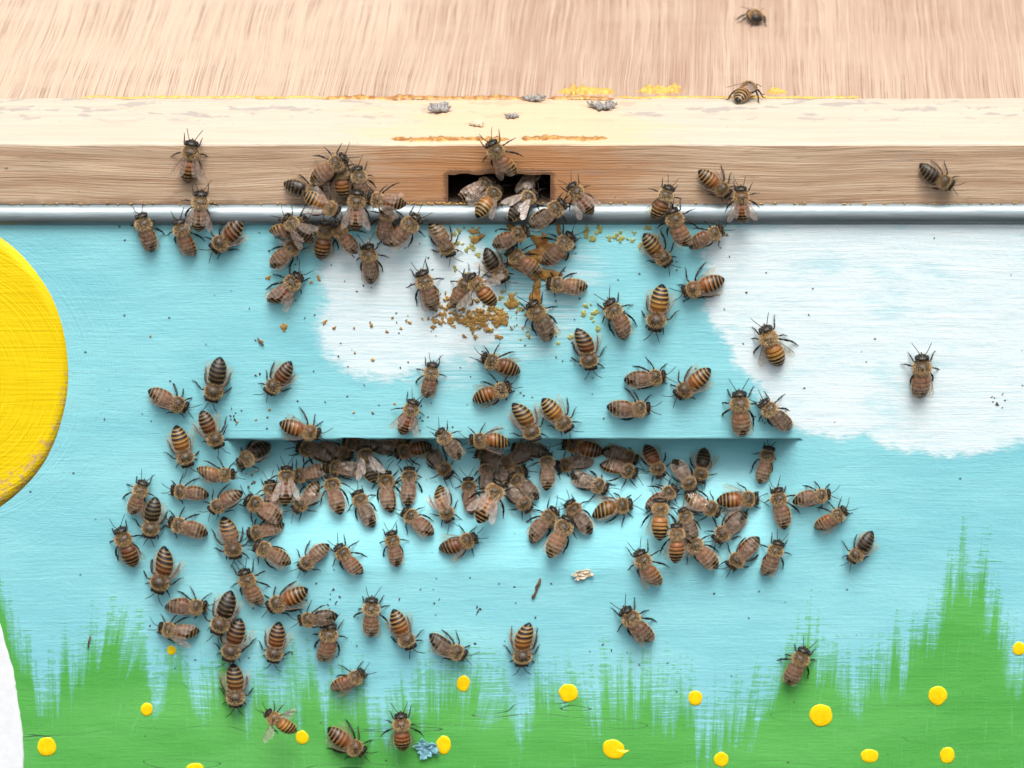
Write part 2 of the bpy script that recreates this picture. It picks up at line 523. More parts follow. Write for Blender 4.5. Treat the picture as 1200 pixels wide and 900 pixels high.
# the painted sun, cut by the left edge of the picture
sp = []
for i in range(120):
    a = 2 * math.pi * i / 120
    rx, ry = 158, 182
    k = 1 + .010 * mnoise.noise(Vector((math.cos(a) * 3, math.sin(a) * 3, 1)))
    sp.append((-78 + rx * k * math.cos(a), 437 + ry * k * math.sin(a)))
o = outline_slab('painted_sun', px_outline(sp), 0, .00009, MT['yellow'], box)
o['label'] = 'big yellow painted sun at the left edge of the board'
wp = [(-60, 690), (-8, 712), (2, 735), (8, 760), (15, 782), (18, 800), (21, 820), (24, 840), (27, 860), (28, 885), (27, 910), (24, 940), (-60, 940)]
def densify(pts, k=4):
    out = []
    for a, b in zip(pts, pts[1:] + pts[:1]):
        for i in range(k): out.append((a[0] + (b[0] - a[0]) * i / k + rng.uniform(-.5, .5), a[1] + (b[1] - a[1]) * i / k))
    return out
o = outline_slab('painted_white_shape', px_outline(densify(wp)), 0, .0002, MT['white'], box)
dots = [(55, 875, 11, 11), (172, 831, 7, 7.5), (201, 762, 5, 5.5), (229, 903, 11, 9), (354, 864, 7.5, 8), (520, 873, 8.5, 11), (543, 801, 7.5, 9.5),
        (666, 812, 11, 10.5), (719, 878, 13, 11.5), (815, 818, 8.5, 8.5), (845, 890, 8.5, 8.5), (962, 838, 13.5, 13), (1019, 886, 10.5, 8),
        (1099, 815, 11, 11), (1110, 885, 8.5, 9.5), (1194, 760, 7.5, 8)]
for i, (a, b, rx, ry) in enumerate(dots):
    pts = ell(a, b, rx, ry, 48, .05, i + 3, rng.uniform(-.4, .4))
    if (a, b) == (719, 878):
        c = at(738, 879)
        pts = [(c.x, c.z) if k == 0 else p for k, p in enumerate(pts)]
    outline_slab('painted_dot', pts, 0, .00016, MT['dot'], box, dome=.00008, seed=i)

# propolis and residue
def surf_board(x, z): return slot_depth(x, z)
def smear(name, blobs, mat, thick=.0004, rough=.0003, parent=None, label=None):
    bms = bmesh.new()
    for i, (a, b, rx, ry) in enumerate(blobs):
        pts = ell(a, b, rx, ry, 18, .62, a * .37 + b, rng.uniform(0, 3))
        o = outline_slab('tmp', pts, 0, thick * (.3 + .5 * min(1, rx / 6)), mat, None, dome=thick * .3, rough=rough * .6, seed=a)
        bms.from_mesh(o.data); me = o.data; bpy.data.objects.remove(o); bpy.data.meshes.remove(me)
    o = mesh_obj(name, bms, [mat])
    if parent: child_world(o, parent)
    return o
o = smear('propolis', [(633, 300, 8, 28), (637, 322, 9, 22), (628, 345, 8, 20), (640, 285, 10, 14), (622, 318, 6, 16)], MT['propolis_red'], .0005, .0004, box)
o['label'] = 'red brown propolis smear running down between the bees'
blobs = [(558, 270, 8, 5), (558, 279, 8, 4), (600, 266, 12, 3), (655, 268, 10, 3), (600, 354, 8, 7), (585, 372, 8, 9)]
o = smear('propolis', blobs, MT['propolis'], .0004, .0004, box)
blobs = []
for i in range(190):
    a = rng.gauss(556, 34); b = 372 + rng.gauss(0, 9) - abs(a - 560) * .04
    r = rng.uniform(.7, 2.6) * (1.3 if abs(a - 555) < 40 else .6)
    blobs.append((a, b, r, r * rng.uniform(.6, 1.3)))
for i in range(24): blobs.append((rng.uniform(500, 540), rng.uniform(340, 384), rng.uniform(1, 4), rng.uniform(1, 3.5)))
tag(smear('propolis_crumb', blobs, MT['propolis'], .0004, .0004, box), kind='stuff')
blobs = []
for a, b, n, sx, sy in ((545, 290, 16, 12, 14), (695, 272, 9, 14, 6), (725, 280, 8, 16, 8), (770, 268, 7, 16, 4), (640, 384, 16, 14, 7), (700, 375, 16, 22, 9), (600, 352, 10, 9, 7)):
    for i in range(n):
        r = rng.uniform(.8, 3.2); blobs.append((rng.gauss(a, sx), max(267, rng.gauss(b, sy)), r * 1.3, r))
tag(smear('greenish_residue', blobs, MT['greenish'], .00025, .0002, box), kind='stuff')
blobs = []
for (a, b, r) in ((314, 325, 5), (333, 384, 6), (316, 480, 2.5), (278, 494, 2.5), (300, 492, 2), (374, 326, 4), (364, 331, 3), (435, 381, 4), (437, 422, 3.5), (416, 413, 2.5), (453, 389, 3), (415, 385, 2), (462, 473, 3), (436, 483, 2), (415, 483, 2), (380, 378, 5), (392, 384, 3.5), (307, 400, 3), (176, 394, 2.5), (460, 372, 2.5), (470, 385, 2.5), (480, 378, 3), (852, 275, 3)):
    blobs.append((a, b, r * .65, r * .55))
tag(smear('residue_spot', blobs, MT['propolis'], .0003, .0002, box), kind='stuff')
blobs = []
for i in range(170):
    a = rng.gauss(520, 190); b = rng.uniform(270, 505) if rng.random() < .72 else rng.uniform(670, 780)
    blobs.append((a, b, rng.uniform(.5, 1.5), rng.uniform(.5, 1.2)))
for (a, b, s) in ((288, 745, 12), (297, 700, 10), (390, 690, 12), (340, 500, 6), (275, 492, 8), (560, 715, 3), (1170, 470, 10), (295, 560, 8)):
    for i in range(9): blobs.append((rng.gauss(a, s * .5), rng.gauss(b, s), rng.uniform(.5, 1.5), rng.uniform(.5, 1.4)))
tag(smear('grit', blobs, MT['grit'], .0003, .0002, box), kind='stuff')

# ------------------------------------------------------------------ metal bar between box and lid
def bar():
    bm = bmesh.new()
    zc = (Z_BOARD + Z_RIM0) / 2
    r = .0031; n = 28; prev = None
    for i in range(0, 121):
        x = -.30 + i * .005
        ring = []
        for k in range(n):
            a = 2 * math.pi * k / n
            ring.append(bm.verts.new((x, .0006 + r * math.cos(a) + .00012 * math.sin(x * 23), zc + r * math.sin(a) + .00018 * math.sin(x * 11))))
        if prev:
            for k in range(n): bm.faces.new((prev[k], prev[(k + 1) % n], ring[(k + 1) % n], ring[k]))
        else: bm.faces.new(ring[::-1])
        prev = ring
    bm.faces.new(prev)
    bmesh.ops.recalc_face_normals(bm, faces=bm.faces)
    return mesh_obj('metal_bar', bm, [MT['metal']])
tag(bar(), 'rounded silver metal bar between the painted board and the wooden lid', 'metal bar')

# ------------------------------------------------------------------ the lid: a rim batten with the entrance notch, plywood behind it
lid = tag(empty('wooden_cover', (0, .02, Z_RIM0)), 'bare wooden hive cover, pale rim with a small dark entrance and plywood top', 'hive cover')
EX0, EX1 = at(525, 220).x, at(645, 220).x
EZ = at(600, 204).z
def rim():
    bm = bmesh.new()
    W = .3005; y0, y1 = RIM_FRONT, RIM_BACK
    n = 330
    xs = sorted(set([-W + 2 * W * i / n for i in range(n + 1)] + [EX0, EX1]))
    r = .0007
    def jz(x): return .00025 * mnoise.noise(Vector((x * 60, 1, 0))) + .00015 * mnoise.noise(Vector((x * 300, 5, 0)))
    prof = []
    grid = []
    for x in xs:
        zt = Z_RIM1 + jz(x)
        inside = EX0 - 1e-9 <= x <= EX1 + 1e-9
        zb = Z_RIM0
        col = []
        ez = EZ + .0005 * mnoise.noise(Vector((x * 260, 3, 0))) + .0003 * mnoise.noise(Vector((x * 900, 3, 7)))
        zlist = [Z_RIM0, ez] + [EZ + (zt - r - EZ) * k / 8 for k in range(1, 9)]
        for z in zlist: col.append((x, y0 + .0002 * mnoise.noise(Vector((x * 40, z * 200, 2))), z))
        col.append((x, y0 + r * .3, zt - r * .3)); col.append((x, y0 + r, zt))
        for k in range(1, 11): col.append((x, y0 + r + (y1 - y0 - r) * k / 10, zt + .0002 * mnoise.noise(Vector((x * 50, k * .7, 9))) - (0 if k < 10 else .0004)))
        col.append((x, y1, Z_RIM0)); 
        grid.append([bm.verts.new(c) for c in col])
    for i in range(len(xs) - 1):
        a, b = grid[i], grid[i + 1]
        notch = xs[i] >= EX0 - 1e-9 and xs[i + 1] <= EX1 + 1e-9
        for k in range(len(a) - 1):
            if notch and k == 0: continue
            f = bm.faces.new((a[k], b[k], b[k + 1], a[k + 1]))
            f.material_index = 1 if k >= 9 else 0
        if not notch: bm.faces.new((b[0], a[0], a[-1], b[-1]))
        else:                                   # underside of the lintel
            pass
    # pocket of the entrance, with an added back wall that keeps light out
    PD = .03
    i0 = min(range(len(xs)), key=lambda i: abs(xs[i] - EX0)); i1 = min(range(len(xs)), key=lambda i: abs(xs[i] - EX1))
    backs = []
    for i in range(i0, i1 + 1):
        backs.append(bm.verts.new((xs[i], PD, grid[i][1].co.z)))
    for i in range(i0, i1):
        f = bm.faces.new((grid[i][1], backs[i - i0], backs[i - i0 + 1], grid[i + 1][1])); f.material_index = 2
    for i in (i0, i1):
        bb = backs[0 if i == i0 else -1]
        fl = bm.verts.new((xs[i], PD, Z_RIM0))
        f = bm.faces.new((grid[i][0], fl, bb, grid[i][1])); f.material_index = 2
        if i == i0: fl0 = fl
    f = bm.faces.new([fl0, fl] + backs[::-1]); f.material_index = 2
    f = bm.faces.new([grid[i0][0], grid[i1][0], fl, fl0]); f.material_index = 2
    for g in (grid[0], grid[-1]): bm.faces.new(g)
    bmesh.ops.recalc_face_normals(bm, faces=bm.faces)
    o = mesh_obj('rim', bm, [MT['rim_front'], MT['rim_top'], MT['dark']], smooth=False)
    return child_world(o, lid)
rim()
slab('plywood_panel', -.3005, .3005, RIM_BACK + .0003, .26, Z_RIM1 - .006, Z_RIM1 - .0012, MT['ply'], lid)
for sx in (-1, 1):
    a, b = sorted((sx * .3005, sx * .28))
    slab('side_batten', a, b, RIM_BACK + .0005, .26, Z_RIM0, Z_RIM1 - .0065, MT['rim_front'], lid)

def top_strip(name, segs, mat, z=Z_RIM1, hgt=.0008, seed=0, parent=lid, n=90):
    """ragged ridge of wax or propolis lying along the lid; segs: (px0, px1, py, half width px)"""
    bm = bmesh.new()
    for (p0, p1, py, hw) in segs:
        prev = None; m = max(8, int((p1 - p0) / 2.5))
        for i in range(m + 1):
            px = p0 + (p1 - p0) * i / m
            e = min(1, i / 4, (m - i) / 4)
            k = e * (.55 + .9 * abs(mnoise.noise(Vector((px * .09, seed, py)))) + .35 * mnoise.noise(Vector((px * .35, seed, 1))))
            k = max(.05, k)
            c = on_plane(px, py + 1.5 * mnoise.noise(Vector((px * .03, 2, seed))), (0, 0, z), NZ)
            w = hw * .00025 / math.sin(PITCH) * k
            ring = []
            for q in range(7):
                a = math.pi * q / 6
                rr = 1 + .25 * mnoise.noise(Vector((px * .3, q, seed)))
                ring.append(bm.verts.new((c.x, c.y - math.cos(a) * w * rr, z - .0002 + math.sin(a) * hgt * k * rr)))
            if prev:
                for q in range(6): bm.faces.new((prev[q], prev[q + 1], ring[q + 1], ring[q]))
            prev = ring
    bmesh.ops.recalc_face_normals(bm, faces=bm.faces)
    o = mesh_obj(name, bm, [mat])
    return child_world(o, parent) if parent else o
o = top_strip('propolis_seam', [(380, 640, 114.5, 3.0), (640, 720, 115, 2.5)], MT['propolis_red'], hgt=.0009, seed=3)
o = top_strip('propolis_seam', [(90, 400, 113.5, 1.3), (720, 1010, 113.5, 1.4)], MT['wax'], hgt=.0005, seed=5)
for sg in [(652, 722, 108, 5.5), (745, 802, 107, 4.0), (782, 800, 102, 5), (895, 925, 108, 4)]:
    top_strip('wax_ridge', [sg], MT['wax'], z=Z_RIM1 - .0012, hgt=.0022, seed=8)
# ragged groove filled with propolis just behind the front edge
o = top_strip('propolis_groove', [(456, 600, 163.0, 4.6), (606, 716, 162, 4.4)], MT['propolis_red'], hgt=.0010, seed=11)

# bottom line of crumbs where the rim meets the bar
bm0 = []
def crumbs_under_rim():
    bm = bmesh.new()
    for i in range(330):
        px = rng.uniform(0, 1200) if rng.random() < .5 else rng.gauss(520, 60)
        p = at(px, 238.5 + rng.uniform(-1, 1), -.0006)
        r = rng.uniform(.0001, .00032)
        m = bmesh.ops.create_icosphere(bm, subdivisions=1, radius=r)
        for v in m['verts']:
            v.co = Vector((v.co.x * rng.uniform(1, 2.2), v.co.y, v.co.z)) + p
    o = mesh_obj('propolis_crumb', bm, [MT['propolis']])
    tag(child_world(o, lid), kind='stuff')
crumbs_under_rim()

# ------------------------------------------------------------------ loose bits
def flake(name, px, py, w, h, mat, label, cat, surf, seed, rot=0.0, curl=.0012, thick=.0004):
    """crumpled thin flake with a ragged outline"""
    if surf == 'top':
        c = on_plane(px, py, (0, 0, Z_RIM1), NZ); ax, ay, nn = Vector((1, 0, 0)), Vector((0, 1, 0)), NZ; h = h / math.sin(PITCH) * .8
    else:
        c = at(px, py); ax, ay, nn = Vector((1, 0, 0)), Vector((0, 0, 1)), NY
    w *= .00025; h *= .00025
    bm = bmesh.new(); N = 26
    vt, vb = {}, {}
    for i in range(N + 1):
        for j in range(N + 1):
            u, v = i / N * 2 - 1, j / N * 2 - 1
            r = math.hypot(u, v)
            a = math.atan2(v, u)
            lim = .72 + .42 * mnoise.noise(Vector((math.cos(a) * 1.9 + seed, math.sin(a) * 1.9, seed * .7))) + .22 * mnoise.noise(Vector((math.cos(a) * 6, math.sin(a) * 6, seed)))
            if r > lim: continue
            uu, vv = u * math.cos(rot) - v * math.sin(rot), u * math.sin(rot) + v * math.cos(rot)
            k = abs(mnoise.noise(Vector((u * 2.2 + seed, v * 2.2, seed)))) * curl * 1.6 + r * r * curl * .5 + curl * .12 * mnoise.noise(Vector((u * 9, v * 9, seed)))
            p = ax * (u * math.cos(rot) * w - v * math.sin(rot) * h) + ay * (u * math.sin(rot) * w + v * math.cos(rot) * h)
            vt[i, j] = bm.verts.new(p + nn * (k + thick + .0001)); vb[i, j] = bm.verts.new(p + nn * (k * .9))
    for i in range(N):
        for j in range(N):
            q = [(i, j), (i + 1, j), (i + 1, j + 1), (i, j + 1)]
            if all(t in vt for t in q):
                bm.faces.new([vt[t] for t in q]); bm.faces.new([vb[t] for t in q][::-1])
    bnd = [e for e in bm.edges if len(e.link_faces) == 1]
    inv = {v: k for k, v in vt.items()}
    for e in bnd:
        a, b = e.verts
        if a in inv and b in inv:
            try: bm.faces.new((a, b, vb[inv[b]], vb[inv[a]]))
            except ValueError: pass
    for v in [v for v in bm.verts if not v.link_faces]: bm.verts.remove(v)
    bmesh.ops.recalc_face_normals(bm, faces=bm.faces)
    o = mesh_obj(name, bm, [mat], smooth=False)
    o.location = c + nn * .0001
    return tag(o, label, cat)
flake('paint_flake', 499, 876, 19, 18, MT['chip_blue'], 'crumpled blue paint flake beside a yellow dot on the green grass', 'paint flake', 'board', 3.1)
flake('bark_chip', 516, 129, 21, 10, MT['chip_grey'], 'rough grey bark chip on the rim, leftmost of three', 'bark chip', 'top', 5.7)
flake('bark_chip', 627, 118, 17, 6.5, MT['chip_grey'], 'dark grey bark chip at the plywood seam, middle of three', 'bark chip', 'top', 8.2)
flake('bark_chip', 706, 127, 19, 10, MT['chip_grey'], 'pale grey bark chip on the rim, rightmost of three', 'bark chip', 'top', 12.9, .5)
flake('bark_chip', 560, 147, 10, 6, MT['chip_pale'], 'small pale splinter on the rim above the climbing bee', 'splinter', 'top', 21.0, .5, .0005)
flake('bark_chip', 600, 138, 11, 4.5, MT['chip_grey'], 'thin brown splinter on the rim between the bark chips', 'splinter', 'top', 27.0, .6, .0005)
flake('splinter', 683, 672, 15, 8, MT['chip_pale'], 'pale wood splinter at the lower edge of the hand hold', 'splinter', 'board', 33.0, .2, .0006)
def tube_path(bm, pts, rad, n=8, cap=True, flat=1.0):
    prev = None
    for i, p in enumerate(pts):
        d = (pts[min(i + 1, len(pts) - 1)] - pts[max(i - 1, 0)]).normalized()
        up = Vector((0, 0, 1)) if abs(d.z) < .9 else Vector((1, 0, 0))
        s = d.cross(up).normalized(); u = s.cross(d)
        ring = [bm.verts.new(p + (s * math.cos(2 * math.pi * k / n) + u * math.sin(2 * math.pi * k / n) * flat) * rad[i]) for k in range(n)]
        if prev:
            for k in range(n): bm.faces.new((prev[k], prev[(k + 1) % n], ring[(k + 1) % n], ring[k]))
        elif cap: bm.faces.new(ring[::-1])
        prev = ring
    if cap: bm.faces.new(prev)
def sliver(pts, r, mat, name, label, cat):
    bm = bmesh.new()
    P = [at(a, b, -.0004) for a, b in pts]
    rs = [r * (.5 + rng.random() * .7) for _ in P]; rs[0] *= .6; rs[-1] *= .4
    tube_path(bm, P, rs, 8)
    bmesh.ops.recalc_face_normals(bm, faces=bm.faces)
    return tag(mesh_obj(name, bm, [mat]), label, cat)
sliver([(633, 678), (632, 683), (629, 688), (628, 694), (625, 699), (624, 702)], .0005, MT['twig'], 'twig', 'short curved brown twig stuck upright below the hand hold', 'twig')
sliver([(106, 745), (104, 752), (103, 760)], .0004, MT['twig'], 'twig', 'tiny tan sliver on blue paint at lower left', 'twig')
sliver([(302, 396), (305, 401), (309, 405)], .0004, MT['twig'], 'twig', 'small dark crumb of twig on the blue above the hand hold', 'twig')

# ------------------------------------------------------------------ bees
def body_material():
    M = Mat('bee_body')
    at_ = M.nt.nodes.new('ShaderNodeVertexColor'); at_.layer_name = 'tint'
    oi = M.nt.nodes.new('ShaderNodeObjectInfo')
    rnd = X(M.nt, oi.outputs['Random'])
    x, y, z = M.xyz()
    n = M.noise(M.vec(x * 3.0, y * 3.0, z * 3.0), 3, .6)
    hsv = M.nt.nodes.new('ShaderNodeHueSaturation')
    M.nt.links.new(at_.outputs[0], hsv.inputs['Color'])
    M.nt.links.new((rnd * .025 + .500).k, hsv.inputs['Hue'])
    M.nt.links.new((rnd * .75 + .92).k, hsv.inputs['Value'])
    hsv.inputs['Saturation'].default_value = .95
    c = M.mix(n.step(.35, .7) * .3, hsv.outputs[0], (.01, .006, .004))
    M.color(c).set(Roughness=.42)
    M.b.inputs['Specular IOR Level'].default_value = .45
    M.bump(n, .00012, .5)
    return M.m
def hair_material():
    M = Mat('bee_hair')
    oi = M.nt.nodes.new('ShaderNodeObjectInfo'); rnd = X(M.nt, oi.outputs['Random'])
    M.color(M.mix(rnd, (.46, .30, .13), (.60, .43, .23))).set(Roughness=.7)
    return M.m
def wing_material(name, opac, col):
    M = Mat(name); x, y, z = M.xyz()
    n = M.noise(M.vec(x * .9, y * .9, z * .9), 3, .6)
    M.color(M.mix(n.step(.3, .7), col, tuple(min(1, k * 1.15) for k in col))).set(Roughness=.25)
    M.b.inputs['Specular IOR Level'].default_value = .8
    M.b.inputs['Coat Weight'].default_value = .3
    M.bump(n, .00012, .4)
    tr = M.nt.nodes.new('ShaderNodeBsdfTransparent'); tr.inputs[0].default_value = (.93, .87, .80, 1)
    mx = M.nt.nodes.new('ShaderNodeMixShader')
    M.nt.links.new((n.step(.3, .7) * .10 + (opac - .05)).k, mx.inputs[0])
    M.nt.links.new(tr.outputs[0], mx.inputs[1]); M.nt.links.new(M.b.outputs[0], mx.inputs[2])
    M.nt.links.new(mx.outputs[0], M.out.inputs['Surface'])
    return M.m
MT['bee'] = body_material(); MT['hair'] = hair_material()
MT['wing'] = wing_material('wing_membrane', .12, (.60, .49, .40))
MT['wing_clear'] = wing_material('clear_wing_membrane', .12, (.58, .52, .46))
MT['wing_pale'] = wing_material('parted_wing_membrane', .25, (.64, .54, .48))
MT['wing_fly'] = wing_material('pale_wing_membrane', .34, (.72, .66, .58))
MT['vein'] = simple('wing_vein', (.20, .11, .065), .4)

PROFILE = [  # y, z centre, half width, half height, region
    (6.35, 1.9, .25, .35), (6.20, 2.0, .85, .95), (5.90, 2.15, 1.38, 1.30), (5.50, 2.3, 1.68, 1.40), (5.15, 2.4, 1.64, 1.28), (4.88, 2.5, 1.25, .98),
    (4.70, 2.55, .85, .75), (4.52, 2.6, 1.15, 1.05), (4.25, 2.7, 1.65, 1.48), (3.60, 2.9, 2.05, 1.82), (2.90, 2.95, 2.16, 1.92), (2.15, 2.85, 2.08, 1.82),
    (1.50, 2.7, 1.75, 1.50), (1.05, 2.55, 1.30, 1.10), (.82, 2.45, 1.10, .90), (.62, 2.45, 1.25, 1.05), (.20, 2.4, 1.72, 1.48), (-.50, 2.4, 2.02, 1.78),
    (-1.6, 2.35, 2.14, 1.92), (-3.0, 2.2, 2.14, 1.88), (-4.3, 2.0, 1.92, 1.62), (-5.3, 1.8, 1.50, 1.26), (-6.1, 1.6, .98, .86), (-6.75, 1.4, .26, .26)]
def cr(p0, p1, p2, p3, t):
    return .5 * ((2 * p1) + (-p0 + p2) * t + (2 * p0 - 5 * p1 + 4 * p2 - p3) * t * t + (-p0 + 3 * p1 - 3 * p2 + p3) * t ** 3)
def prof_samples(k=4):
    P = PROFILE; out = []
    for i in range(len(P) - 1):
        a, b, c, d = P[max(i - 1, 0)], P[i], P[i + 1], P[min(i + 2, len(P) - 1)]
        for j in range(k):
            t = j / k; out.append([cr(a[q], b[q], c[q], d[q], t) for q in range(4)])
    out.append(list(P[-1])); return out
TERG = [.35, -1.25, -2.55, -3.75, -4.85, -5.75]      # front margins of the tergites
def lerp3(a, b, t): return tuple(a[i] + (b[i] - a[i]) * t for i in range(3))
def abdomen_color(y, top, style):
    amber = ((.44, .195, .045), (.34, .15, .042), (.11, .060, .027), (.50, .255, .068))[style]
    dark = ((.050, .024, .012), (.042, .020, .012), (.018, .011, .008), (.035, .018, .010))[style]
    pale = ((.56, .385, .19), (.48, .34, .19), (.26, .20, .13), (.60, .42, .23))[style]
    if y < -5.95: return (.010, .007, .006)
    seg = 0
    for i, t in enumerate(TERG):
        if y <= t: seg = i
    y0 = TERG[seg]; y1 = TERG[seg + 1] if seg + 1 < len(TERG) else -6.75
    f = (y0 - y) / (y0 - y1)
    darkfrac = (.22, .36, .46, .54, .62, .9)[seg]
    if seg >= 2:
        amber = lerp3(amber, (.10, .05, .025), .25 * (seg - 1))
    if f < .30 and seg >= 1: c = pale if seg >= 2 else lerp3(pale, amber, .5)
    elif f < 1 - darkfrac: c = amber if f > .4 or seg < 1 else lerp3(pale, amber, (f - .30) / .10)
    else: c = lerp3(amber, dark, min(1, (f - (1 - darkfrac)) / .10))
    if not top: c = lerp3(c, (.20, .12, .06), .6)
    return c

def build_body(seed, bend, style, curl):
    rg = random.Random(seed)
    bm = bmesh.new()
    cl = bm.loops.layers.color.new('tint')
    vcol = {}
    hairs = []
    NS = 26; prev = None
    for (y, zc, hw, hh) in prof_samples(4):
        hw *= 1.09; hh *= 1.06
        yy = y
        xo = 0.0; zo = 0.0
        if y < .85:
            t = (.85 - y) / 7.6
            xo = bend * t * t; zo = curl * t * t
        if y > 4.6: xo += -bend * .12 * (y - 4.6)
        stepw = 0.0
        if y < .35:                     # overlapping plates
            for i, t0 in enumerate(TERG):
                if y <= t0: y0 = t0; y1 = TERG[i + 1] if i + 1 < len(TERG) else -6.9
            f = (y0 - y) / (y0 - y1); stepw = .10 * f
        k = min(1, hw / 1.0)
        ring = []
        for q in range(NS):
            a = 2 * math.pi * q / NS
            ca, sa = math.cos(a), math.sin(a)
            w = hw + stepw * k
            h = (hh + stepw * k) * (1.0 if sa > 0 else .82)
            if 4.8 < y: # head: broader between the eyes, flatter behind
                w *= 1.0; h *= 1.0
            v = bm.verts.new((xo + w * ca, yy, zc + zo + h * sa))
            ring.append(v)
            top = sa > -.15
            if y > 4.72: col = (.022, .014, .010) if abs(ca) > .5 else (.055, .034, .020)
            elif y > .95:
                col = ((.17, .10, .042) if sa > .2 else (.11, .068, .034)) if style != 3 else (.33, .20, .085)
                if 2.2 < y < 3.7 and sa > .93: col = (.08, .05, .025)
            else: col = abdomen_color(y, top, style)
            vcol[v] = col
        if prev:
            for q in range(NS): bm.faces.new((prev[q], ring[q], ring[(q + 1) % NS], prev[(q + 1) % NS]))
        else: bm.faces.new(ring)
        prev = ring
    bm.faces.new(prev[::-1])
    body_faces = len(bm.faces)
    def paint(before, col):
        for v in list(bm.verts)[before:]: vcol[v] = col
    def tube(pts, rad, col, n=8, flat=1.0):
        b = len(bm.verts)
        # resample for smoothness
        tube_path(bm, pts, rad, n, True, flat)
        bm.verts.ensure_lookup_table()
        for v in bm.verts[b:]: vcol[v] = col
    # eyes: long dark lobes on the sides of the head, sunk into it
    hx = -bend * .12 * .85
    for s in (-1, 1):
        b = len(bm.verts)
        m = bmesh.ops.create_uvsphere(bm, u_segments=14, v_segments=10, radius=1)
        for v in m['verts']:
            v.co = Vector((hx + s * 1.42 + v.co.x * .52, 5.45 + v.co.y * .72, 2.42 + v.co.z * 1.15))
            vcol[v] = (.012, .009, .008)
    # three simple eyes on the crown
    for dx, dy in ((-.28, 5.25), (.28, 5.25), (0, 5.5)):
        m = bmesh.ops.create_icosphere(bm, subdivisions=1, radius=.15)
        for v in m['verts']: v.co += Vector((hx + dx, dy, 3.62)); vcol[v] = (.02, .012, .01)
    # antennae: scape and bent flagellum
    for s in (-1, 1):
        sp_ = rg.uniform(.5, 1.3); up = rg.uniform(-.3, .5)
        pts = [Vector((hx + s * .35, 6.1, 2.5)), Vector((hx + s * .75, 6.75, 2.95)), Vector((hx + s * 1.0, 7.15, 3.05)),
               Vector((hx + s * (1.0 + .4 * sp_), 7.9, 2.7 + up)), Vector((hx + s * (1.0 + .95 * sp_), 8.8, 2.0 + up)), Vector((hx + s * (1.0 + 1.4 * sp_), 9.5, 1.5 + up))]
        tube(pts, [.10, .10, .11, .105, .10, .07], (.02, .013, .01), 7)
    # legs
    LEGS = [
        (4.0, (1.1, 1.5), [(2.5, 4.9, 2.1), (3.0, 6.2, .9), (3.3, 7.1, .15), (3.6, 7.8, .12)]),
        (2.9, (1.4, 1.3), [(3.7, 2.9, 2.5), (5.0, 2.2, .8), (5.7, 1.7, .15), (6.5, 1.5, .12)]),
        (1.9, (1.3, 1.3), [(3.3, .6, 2.7), (4.6, -1.6, 1.4), (4.9, -3.1, .2), (5.3, -4.3, .12)])]
    for li, (y0, (x0, z0), J) in enumerate(LEGS):
        for s in (-1, 1):
            ang = rg.uniform(-.38, .38) if li < 2 else rg.uniform(-.55, .35)
            st = rg.uniform(.62, .95)
            ca, sa = math.cos(ang), math.sin(ang)
            root = Vector((x0 * .6, y0, z0))
            pts = [root]
            for (a, b, c) in J:
                dx, dy = (a - x0) * st, (b - y0) * st
                pts.append(Vector((x0 + dx * ca - dy * sa, y0 + dx * sa + dy * ca, c)))
            pts = [Vector((p.x * s, p.y, p.z)) for p in pts]
            P, Rr = [], []
            rad = ([.24, .20, .17, .11, .06], [.24, .20, .17, .12, .06], [.26, .23, .26, .18, .07])[li]
            for i in range(len(pts) - 1):
                for j in range(4):
                    t = j / 4
                    bulge = 1 + .35 * math.sin(math.pi * t)
                    kn = .78 if j == 0 and i > 0 else 1
                    P.append(pts[i].lerp(pts[i + 1], t)); Rr.append((rad[i] + (rad[i + 1] - rad[i]) * t) * bulge * kn)
            P.append(pts[-1]); Rr.append(rad[-1] * .7)
            tube(P, Rr, (.035, .021, .013) if rg.random() < .5 else (.10, .05, .022), 8)
            # claws
            e = pts[-1]; d = (pts[-1] - pts[-2]).normalized()
            for w in (-1, 1):
                q = Vector((-d.y, d.x, 0)) * w
                tube([e, e + d * .22 + q * .16, e + d * .36 + q * .30 - Vector((0, 0, .08))], [.06, .05, .02], (.03, .02, .015), 5)
    # mouthparts
    tube([Vector((hx, 6.15, 1.5)), Vector((hx, 6.4, 1.0)), Vector((hx, 6.35, .6))], [.28, .2, .08], (.04, .025, .015), 7)
    bm.normal_update()
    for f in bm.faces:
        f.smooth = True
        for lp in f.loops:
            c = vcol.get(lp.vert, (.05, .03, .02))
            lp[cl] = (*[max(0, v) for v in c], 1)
    # fuzz: separate mesh of short hairs
    bmesh.ops.recalc_face_normals(bm, faces=bm.faces)
    hb = bmesh.new()
    faces = [f for f in bm.faces if f.index < body_faces] if False else list(bm.faces)[:body_faces]
    areas = [(f, f.calc_area()) for f in faces]
